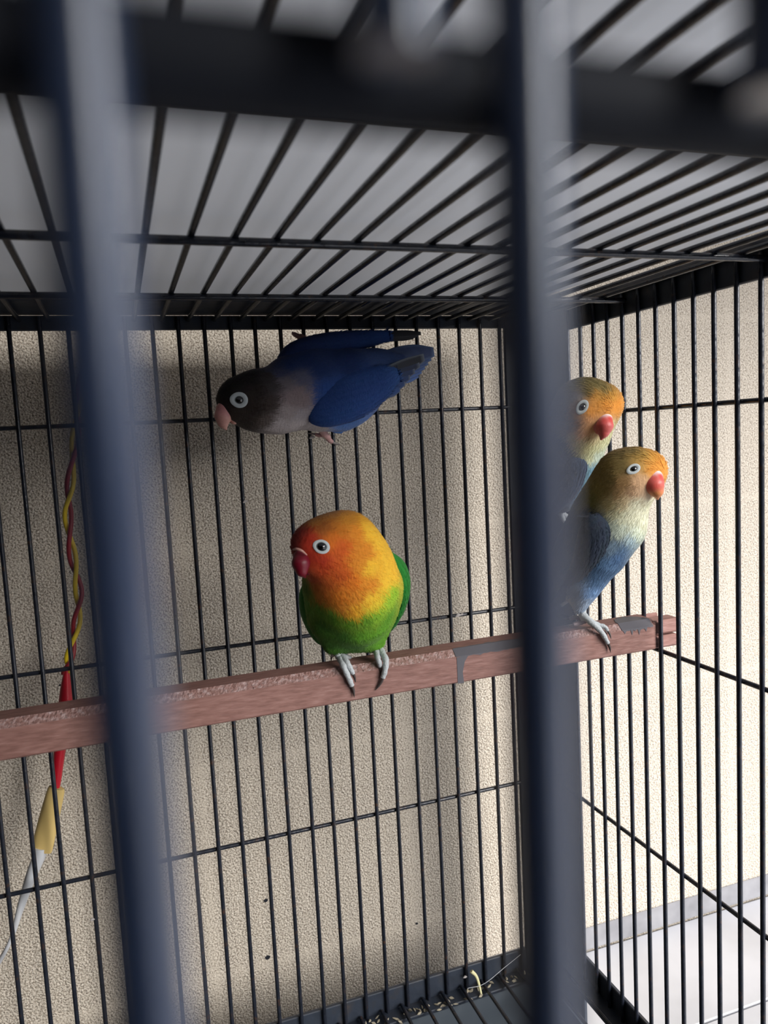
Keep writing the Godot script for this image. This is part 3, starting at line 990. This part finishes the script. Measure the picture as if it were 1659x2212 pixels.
func blue_bird() -> void:
	var b := thing("lovebird", at(700, 860, 0.03))
	tag(b, "blue lovebird with black head and pale collar clinging sideways to the back bars", "lovebird", "lovebirds in the cage")
	var k := 0.012
	var bones := [
		bone(ball(513, 866, 0.040, 42), ball(545, 866, 0.039, 56)),
		bone(ball(545, 866, 0.038, 55), ball(600, 866, 0.034, 62)),
		bone(ball(600, 866, 0.034, 61), ball(665, 848, 0.031, 76)),
		bone(ball(650, 840, 0.031, 62), ball(745, 836, 0.028, 78)),
		bone(ball(745, 838, 0.028, 74), ball(815, 805, 0.026, 44)),
		bone(ball(815, 802, 0.026, 40), ball(860, 785, 0.024, 20)),
		bone(ball(690, 890, 0.026, 32), ball(730, 905, 0.022, 20)),
		bone(ball(625, 815, 0.028, 34), ball(670, 785, 0.026, 38)),
	]
	var black := lin(27, 21, 20)
	var brown := lin(46, 35, 30)
	var grey := lin(138, 122, 122)
	var pale := lin(196, 186, 186)
	var blue := lin(38, 74, 140)
	var mid := lin(28, 54, 106)
	var seeds := [
		[480, 870, brown], [490, 850, black], [515, 830, black], [545, 820, black], [575, 815, lin(52, 44, 44)], [540, 870, brown], [560, 885, brown], [510, 895, lin(54, 43, 37)], [530, 905, lin(58, 48, 42)], [560, 845, lin(42, 33, 30)], [585, 870, lin(62, 51, 46)], [590, 835, lin(58, 52, 52)], [570, 910, lin(96, 84, 78)],
		[615, 830, lin(112, 104, 108)], [625, 860, grey], [640, 850, grey], [620, 890, lin(160, 148, 146)], [655, 870, grey], [600, 920, pale], [640, 920, pale], [670, 915, pale], [655, 895, lin(164, 156, 160)], [650, 820, lin(96, 98, 120)], [690, 925, pale], [605, 805, lin(64, 70, 100)],
		[625, 790, mid], [660, 780, mid], [690, 800, mid], [700, 840, blue], [695, 870, blue], [740, 840, blue], [760, 800, mid], [740, 770, mid], [780, 820, blue], [830, 790, lin(58, 80, 130)], [860, 782, lin(58, 80, 130)], [710, 900, blue], [735, 915, lin(92, 140, 214)],
		[at(640, 900, 0.012), pale], [at(720, 900, 0.008), lin(92, 140, 214)],
	]
	var body := place("body", net(bones, k, 0.00125, plumage(seeds, bones, k, 4.5)), M.feathers, b)
	barbs(b, body, at(486, 890, 0.045), at(880, 780, 0.03), 15000, 0.0038, [[skin(517, 864, bones, k), mm(19, b.position)], [at(484, 900, 0.044), 0.007]])
	eye(b, 517, 864, 19, bones, k, 0.46, 0.9, 0.1)
	var pink := lin(206, 140, 138)
	beak(b, [ball(486, 886, 0.043, 20), ball(482, 900, 0.044, 18), ball(482, 914, 0.044, 11), ball(488, 927, 0.043, 3)], [ball(502, 898, 0.043, 16), ball(506, 908, 0.043, 9)],
		[[at(475, 880, 0.05), pink], [at(495, 890, 0.05), pink], [at(484, 910, 0.05), lin(214, 158, 146)], [at(505, 908, 0.05), lin(222, 172, 156)]])
	# near wing, folded over the back: coverts, then long feathers with pale edges
	var px := mm(1.0, at(740, 850, 0.045))
	var st := start()
	var cov := func(t: float, a: float, q: Vector3) -> Color:
		var scale_row := 0.5 + 0.5 * sin(q.x * 900.0 + sin(q.y * 700.0) * 1.5)
		return lin(34, 68, 130).lerp(lin(62, 100, 160), smoothstep(0.75, 1.0, t) * 0.6 + 0.12 * scale_row * smoothstep(0.1, 0.6, absf(a)))
	blade(st, [at(668, 884, 0.0425), at(700, 880, 0.0485), at(752, 858, 0.0510), at(812, 830, 0.0470), at(856, 808, 0.0405)], [26 * px, 46 * px, 52 * px, 40 * px, 17 * px], [0.004, 0.0085, 0.009, 0.006, 0.0022], RY + RX * 0.35 - RZ * 0.22, 30, 22, cov)
	var w := place("wing", st.commit(), M.feathers, b)
	barbs(b, w, at(660, 885, 0.045), at(860, 805, 0.045), 6000, 0.004, [])
	var dark := lin(30, 34, 44)
	var rim_c := lin(118, 126, 138)
	for i in 6:
		var f := i / 5.0
		feather(w, "flight_feather", [at(790, 838 + f * 24, 0.046 - f * 0.005), at(838 + f * 4, 808 + f * 34, 0.0435 - f * 0.0035), at(916 - f * 52, 772 + f * 66, 0.039 - f * 0.001)], 18 * px, RY + RX * 0.6, dark.lerp(lin(46, 84, 150), f * 0.7), rim_c)
	# far wing, lifted away from the body along the top rail
	st = start()
	blade(st, [at(606, 812, 0.026), at(640, 776, 0.030), at(700, 754, 0.030), at(770, 736, 0.026), at(838, 726, 0.022)], [24 * px, 36 * px, 34 * px, 23 * px, 12 * px], [0.005, 0.009, 0.008, 0.005, 0.002], RY + RX * 0.2, 28, 20, func(t: float, _a: float, q: Vector3) -> Color:
		return lin(24, 46, 94).lerp(lin(36, 70, 132), smoothstep(0.4, 1.0, t)) * (1.0 + 0.08 * sin(q.x * 1700.0)))
	w = place("wing", st.commit(), M.feathers, b)
	barbs(b, w, at(600, 800, 0.028), at(840, 726, 0.022), 3500, 0.004, [])
	for i in 4:
		var f := i / 3.0
		feather(w, "flight_feather", [at(790, 733 + f * 6, 0.024 - f * 0.001), at(850, 722 + f * 8, 0.022 - f * 0.001), at(909 - f * 16, 720 + f * 9, 0.018)], 8.0 * px, RY, lin(24, 26, 32), lin(50, 54, 62))
	# tail feathers
	for i in 6:
		var f := i / 5.0
		feather(b, "tail_feather", [at(800, 782 + f * 26, 0.026 + f * 0.001), at(868 - f * 8, 768 + f * 40, 0.025 + f * 0.001), at(937 - f * 34, 760 + f * 46, 0.022)], 22 * px, RY, lin(52, 70, 112).lerp(lin(64, 108, 190), f * 0.8), lin(110, 132, 170))
	feather(b, "vent_feather", [at(700, 905, 0.012), at(726, 915, 0.012), at(744, 930, 0.012)], 22 * px, RX, lin(92, 142, 222), lin(120, 160, 226))
	var foot_c := lin(206, 160, 156)
	var foot := leg(b, [at(690, 922, 0.016), at(702, 938, 0.010), at(708, 944, 0.006)], [0.0028, 0.0024, 0.0022], foot_c, "foot")
	toe(foot, [at(706, 942, 0.006), at(712, 951, 0.0044), at(718, 955, 0.0038)], 0.0022, 0.0014, foot_c, lin(150, 140, 136), RX)
	toe(foot, [at(702, 938, 0.006), at(690, 940, 0.0046), at(681, 938, 0.0040)], 0.0020, 0.0012, foot_c, lin(150, 140, 136), -RX)
	foot = leg(b, [at(690, 760, 0.014), at(672, 744, 0.008), at(664, 739, 0.006)], [0.0028, 0.0024, 0.0022], foot_c, "foot")
	toe(foot, [at(672, 744, 0.007), at(657, 733, 0.0058), at(645, 727, 0.0052)], 0.0028, 0.0026, foot_c, foot_c, RX * 0.5)

func front_pale_bird() -> void:
	var b := thing("lovebird", at(1275, 1345, 0.119))
	tag(b, "pale lovebird with cream breast and dark wing standing on the right end of the perch", "lovebird", "lovebirds in the cage")
	var k := 0.012
	var bones := [
		bone(ball(1366, 1030, 0.150, 56), ball(1352, 1034, 0.147, 58)),
		bone(ball(1352, 1036, 0.147, 56), ball(1325, 1082, 0.139, 58)),
		bone(ball(1325, 1090, 0.138, 60), ball(1322, 1132, 0.134, 62)),
		bone(ball(1322, 1136, 0.134, 60), ball(1285, 1190, 0.126, 56)),
		bone(ball(1285, 1194, 0.126, 54), ball(1250, 1240, 0.118, 40)),
		bone(ball(1290, 1130, 0.128, 58), ball(1235, 1210, 0.114, 44)),
		bone(ball(1250, 1245, 0.114, 34), ball(1205, 1290, 0.098, 22)),
		bone(ball(1268, 1250, 0.122, 28), ball(1253, 1314, 0.120, 12)),
		bone(ball(1395, 1016, 0.153, 30), ball(1408, 1010, 0.154, 24)),
	]
	var olive := lin(130, 110, 60)
	var orange := lin(228, 150, 58)
	var peach := lin(220, 176, 134)
	var cream := lin(240, 238, 206)
	var mustard := lin(138, 116, 62)
	var slate := lin(38, 54, 74)
	var sky_b := lin(84, 116, 152)
	var seeds := [
		[1371, 975, olive], [1340, 985, olive], [1315, 1000, lin(136, 112, 54)], [1295, 1025, mustard], [1320, 1030, mustard], [1345, 1005, olive], [1398, 985, lin(176, 140, 64)], [1415, 992, lin(216, 152, 58)], [1426, 1006, orange], [1398, 1002, lin(214, 152, 66)], [1380, 990, lin(162, 130, 62)], [1410, 1010, orange], [1385, 1005, lin(180, 140, 76)],
		[1380, 1040, peach], [1350, 1045, lin(172, 132, 82)], [1370, 1060, peach], [1340, 1065, lin(176, 138, 90)], [1385, 1065, lin(232, 190, 150)], [1310, 1060, mustard], [1290, 1060, lin(138, 120, 62)], [1280, 1080, lin(120, 112, 64)], [1320, 1090, lin(180, 160, 110)], [1350, 1085, lin(220, 196, 150)], [1375, 1085, cream],
		[1395, 1100, cream], [1390, 1130, cream], [1380, 1150, lin(224, 232, 206)], [1365, 1110, cream], [1345, 1120, lin(226, 226, 192)], [1330, 1110, lin(204, 200, 160)], [1340, 1145, lin(206, 216, 196)], [1325, 1135, lin(176, 186, 168)], [1365, 1170, lin(178, 200, 206)], [1350, 1185, sky_b], [1330, 1180, lin(126, 150, 170)], [1335, 1205, lin(74, 106, 146)], [1310, 1220, sky_b], [1315, 1240, sky_b], [1295, 1250, sky_b], [1275, 1280, lin(120, 156, 200)], [1262, 1305, lin(150, 168, 190)],
		[1270, 1110, slate], [1290, 1140, slate], [1300, 1165, slate], [1280, 1200, slate], [1260, 1160, slate], [1250, 1230, lin(70, 92, 116)], [1240, 1280, lin(120, 134, 150)], [1300, 1125, lin(100, 108, 100)], [1235, 1130, slate], [1220, 1290, lin(180, 178, 160)], [1255, 1085, lin(100, 98, 64)],
		[at(1240, 1160, 0.10), slate], [at(1300, 1060, 0.12), mustard], [at(1215, 1250, 0.08), slate],
	]
	var body := place("body", net(bones, k, 0.00125, plumage(seeds, bones, k, 4.5)), M.feathers, b)
	barbs(b, body, at(1412, 1045, 0.158), at(1190, 1310, 0.09), 14000, 0.0036, [[skin(1369, 1013, bones, k), mm(18, b.position)], [at(1414, 1050, 0.166), 0.007]])
	eye(b, 1369, 1013, 15, bones, k, 0.5, 0.72, -0.5)
	var coral := lin(222, 84, 74)
	beak(b, [ball(1410, 1034, 0.163, 22), ball(1413, 1048, 0.166, 21), ball(1419, 1062, 0.167, 13), ball(1420, 1077, 0.166, 3.5)], [ball(1400, 1052, 0.162, 14), ball(1408, 1060, 0.164, 8)],
		[[at(1424, 1016, 0.167), lin(246, 232, 228)], [at(1410, 1014, 0.167), lin(244, 226, 222)], [at(1397, 1020, 0.167), lin(232, 180, 168)], [at(1397, 1036, 0.169), coral], [at(1412, 1027, 0.170), coral], [at(1428, 1030, 0.169), coral], [at(1420, 1052, 0.174), coral], [at(1419, 1075, 0.170), lin(236, 150, 90)], [at(1412, 1062, 0.174), coral]], 0.00055)
	var px := mm(1.0, b.position)
	var st := start()
	blade(st, [at(1276, 1112, 0.146), at(1284, 1150, 0.147), at(1270, 1205, 0.138), at(1235, 1262, 0.120), at(1200, 1305, 0.105)], [16 * px, 34 * px, 34 * px, 24 * px, 6 * px], [0.003, 0.006, 0.006, 0.004, 0.0015], RX + RY * 0.55, 28, 20, func(_t: float, _a: float, q: Vector3) -> Color:
		return lin(24, 36, 52) * (1.0 + 0.12 * sin(q.y * 2300.0)))
	var w := place("wing", st.commit(), M.feathers, b)
	barbs(b, w, at(1276, 1105, 0.147), at(1200, 1305, 0.105), 4000, 0.004, [])
	for i in 4:
		var f := i / 3.0
		feather(w, "flight_feather", [at(1252 - f * 8, 1222, 0.128), at(1224 - f * 8, 1268 + f * 4, 0.113), at(1190 - f * 8, 1312 - f * 4, 0.098)], 9 * px, RX + RY * 0.6, lin(48, 62, 80), lin(120, 126, 128))
	for i in 4:
		var f := i / 3.0
		feather(b, "tail_feather", [at(1222 + f * 6, 1284, 0.098), at(1196 + f * 6, 1308 + f * 4, 0.088), at(1160 + f * 8, 1328 + f * 5, 0.076)], 10 * px, RX + RY, lin(96, 112, 128), lin(190, 188, 170))
	var foot := leg(b, [at(1256, 1312, 0.120), at(1258, 1326, 0.1205), at(1264, 1338, 0.1215)], [11 * px, 9 * px, 9 * px], GREY_SKIN, "foot")
	var r := 6.5 * px
	toe(foot, [at(1258, 1328, 0.1215), at(1278, 1345, 0.1265), at(1298, 1364, 0.1290), at(1313, 1389, 0.1284)], r * 1.25, r * 0.75, GREY_SKIN, DARK_CLAW, -RY)
	toe(foot, [at(1272, 1340, 0.1225), at(1292, 1350, 0.1245), at(1306, 1354, 0.1262), at(1313, 1363, 0.1275)], r, r * 0.6, GREY_SKIN, DARK_CLAW, -RY)
	toe(foot, [at(1262, 1336, 0.119), at(1246, 1334, 0.1150), at(1232, 1336, 0.1100)], r, r * 0.6, lin(140, 120, 118), DARK_CLAW, -RX)
	toe(foot, [at(1264, 1340, 0.1205), at(1250, 1346, 0.1195), at(1238, 1349, 0.1190)], r, r * 0.6, lin(140, 120, 118), DARK_CLAW, -RX)

func rear_pale_bird() -> void:
	var b := thing("lovebird", at(1215, 1115, 0.07))
	tag(b, "pale lovebird with olive crown and orange forehead behind the other one, by the corner post", "lovebird", "lovebirds in the cage")
	var k := 0.012
	var bones := [
		bone(ball(1262, 880, 0.104, 56), ball(1280, 884, 0.106, 52)),
		bone(ball(1260, 884, 0.103, 56), ball(1245, 930, 0.094, 58)),
		bone(ball(1262, 940, 0.096, 46), ball(1248, 985, 0.088, 46)),
		bone(ball(1232, 930, 0.088, 56), ball(1218, 1000, 0.080, 54)),
		bone(ball(1218, 1005, 0.080, 52), ball(1206, 1062, 0.072, 38)),
		bone(ball(1240, 1000, 0.084, 40), ball(1222, 1060, 0.076, 30)),
		bone(ball(1206, 1060, 0.070, 30), ball(1190, 1088, 0.062, 18)),
		bone(ball(1300, 870, 0.109, 30), ball(1312, 868, 0.110, 23)),
	]
	var olive := lin(118, 106, 62)
	var orange := lin(226, 146, 54)
	var peach := lin(222, 164, 116)
	var cream := lin(228, 228, 178)
	var grey := lin(128, 122, 120)
	var slate := lin(50, 62, 82)
	var sky_b := lin(120, 162, 182)
	var seeds := [
		[1261, 824, olive], [1235, 835, lin(126, 116, 84)], [1290, 830, olive], [1310, 842, olive], [1270, 845, lin(108, 96, 58)], [1245, 855, grey], [1220, 850, grey], [1322, 858, lin(196, 142, 56)], [1330, 875, orange], [1310, 872, orange], [1290, 870, lin(204, 138, 62)], [1275, 890, lin(220, 144, 60)], [1300, 858, lin(180, 132, 56)],
		[1250, 900, lin(190, 140, 96)], [1270, 910, peach], [1285, 925, peach], [1260, 935, peach], [1235, 915, lin(140, 122, 112)], [1215, 900, grey], [1200, 880, grey], [1240, 950, lin(190, 170, 122)], [1290, 945, lin(230, 210, 160)], [1305, 950, cream], [1310, 935, cream], [1285, 970, cream], [1265, 970, lin(206, 198, 146)], [1275, 990, cream], [1255, 965, lin(176, 164, 118)], [1290, 985, lin(206, 220, 200)],
		[1270, 1010, sky_b], [1280, 1015, sky_b], [1262, 1035, sky_b], [1250, 1060, lin(120, 160, 190)], [1245, 1000, slate], [1225, 985, slate], [1210, 960, slate], [1230, 1030, slate], [1205, 1020, slate], [1215, 1070, lin(96, 100, 112)], [1200, 1090, lin(120, 116, 112)], [1235, 1070, lin(84, 100, 122)],
		[at(1210, 950, 0.05), slate], [at(1240, 880, 0.07), grey],
	]
	var body := place("body", net(bones, k, 0.0013, plumage(seeds, bones, k, 4.5)), M.feathers, b)
	barbs(b, body, at(1306, 912, 0.115), at(1190, 1110, 0.06), 13000, 0.0036, [[skin(1258, 879, bones, k), mm(19, b.position)], [at(1305, 918, 0.121), 0.007]])
	eye(b, 1258, 879, 16.5, bones, k, 0.5, 0.72, -1.0)
	var coral := lin(216, 72, 66)
	beak(b, [ball(1303, 908, 0.119, 20), ball(1306, 921, 0.122, 18), ball(1304, 935, 0.122, 11), ball(1299, 948, 0.121, 3.5)], [ball(1292, 922, 0.118, 14), ball(1294, 930, 0.119, 9)],
		[[at(1316, 893, 0.123), lin(246, 232, 228)], [at(1303, 889, 0.123), lin(244, 226, 222)], [at(1290, 896, 0.123), lin(232, 180, 170)], [at(1290, 910, 0.125), coral], [at(1304, 902, 0.126), coral], [at(1319, 905, 0.125), coral], [at(1302, 940, 0.130), coral]], 0.00055)
	var px := mm(1.0, b.position)
	var st := start()
	blade(st, [at(1236, 968, 0.101), at(1246, 1000, 0.101), at(1232, 1050, 0.093), at(1206, 1090, 0.083), at(1184, 1112, 0.075)], [10 * px, 24 * px, 24 * px, 15 * px, 4 * px], [0.002, 0.0045, 0.0045, 0.003, 0.0012], RX + RY * 0.4, 26, 18, func(_t: float, _a: float, q: Vector3) -> Color:
		return lin(60, 72, 94) * (1.0 + 0.1 * sin(q.y * 2300.0)))
	var w := place("wing", st.commit(), M.feathers, b)
	barbs(b, w, at(1240, 960, 0.1), at(1184, 1112, 0.075), 3000, 0.004, [])
	for i in 3:
		var f := i / 2.0
		feather(w, "flight_feather", [at(1216, 1062, 0.086), at(1196 - f * 6, 1092, 0.078), at(1172 - f * 4, 1118 - f * 6, 0.07)], 8 * px, RX + RY * 0.6, lin(56, 62, 76), lin(120, 122, 126))
	for i in 3:
		var f := i / 2.0
		feather(b, "tail_feather", [at(1198, 1080, 0.066), at(1184 + f * 4, 1108, 0.054), at(1166 + f * 6, 1140, 0.042)], 9 * px, RX + RY * 0.4, lin(92, 104, 122), lin(170, 172, 170))
	var foot := leg(b, [at(1208, 1082, 0.066), at(1210, 1100, 0.052), at(1210, 1110, 0.034)], [0.0034, 0.0026, 0.0022], GREY_SKIN, "foot")
	toe(foot, [at(1210, 1106, 0.036), at(1222, 1114, 0.032), at(1229, 1118, 0.030)], 0.0022, 0.0014, GREY_SKIN, DARK_CLAW, RX)
	toe(foot, [at(1210, 1108, 0.036), at(1218, 1124, 0.032), at(1228, 1130, 0.030)], 0.0022, 0.0014, GREY_SKIN, DARK_CLAW, RX)
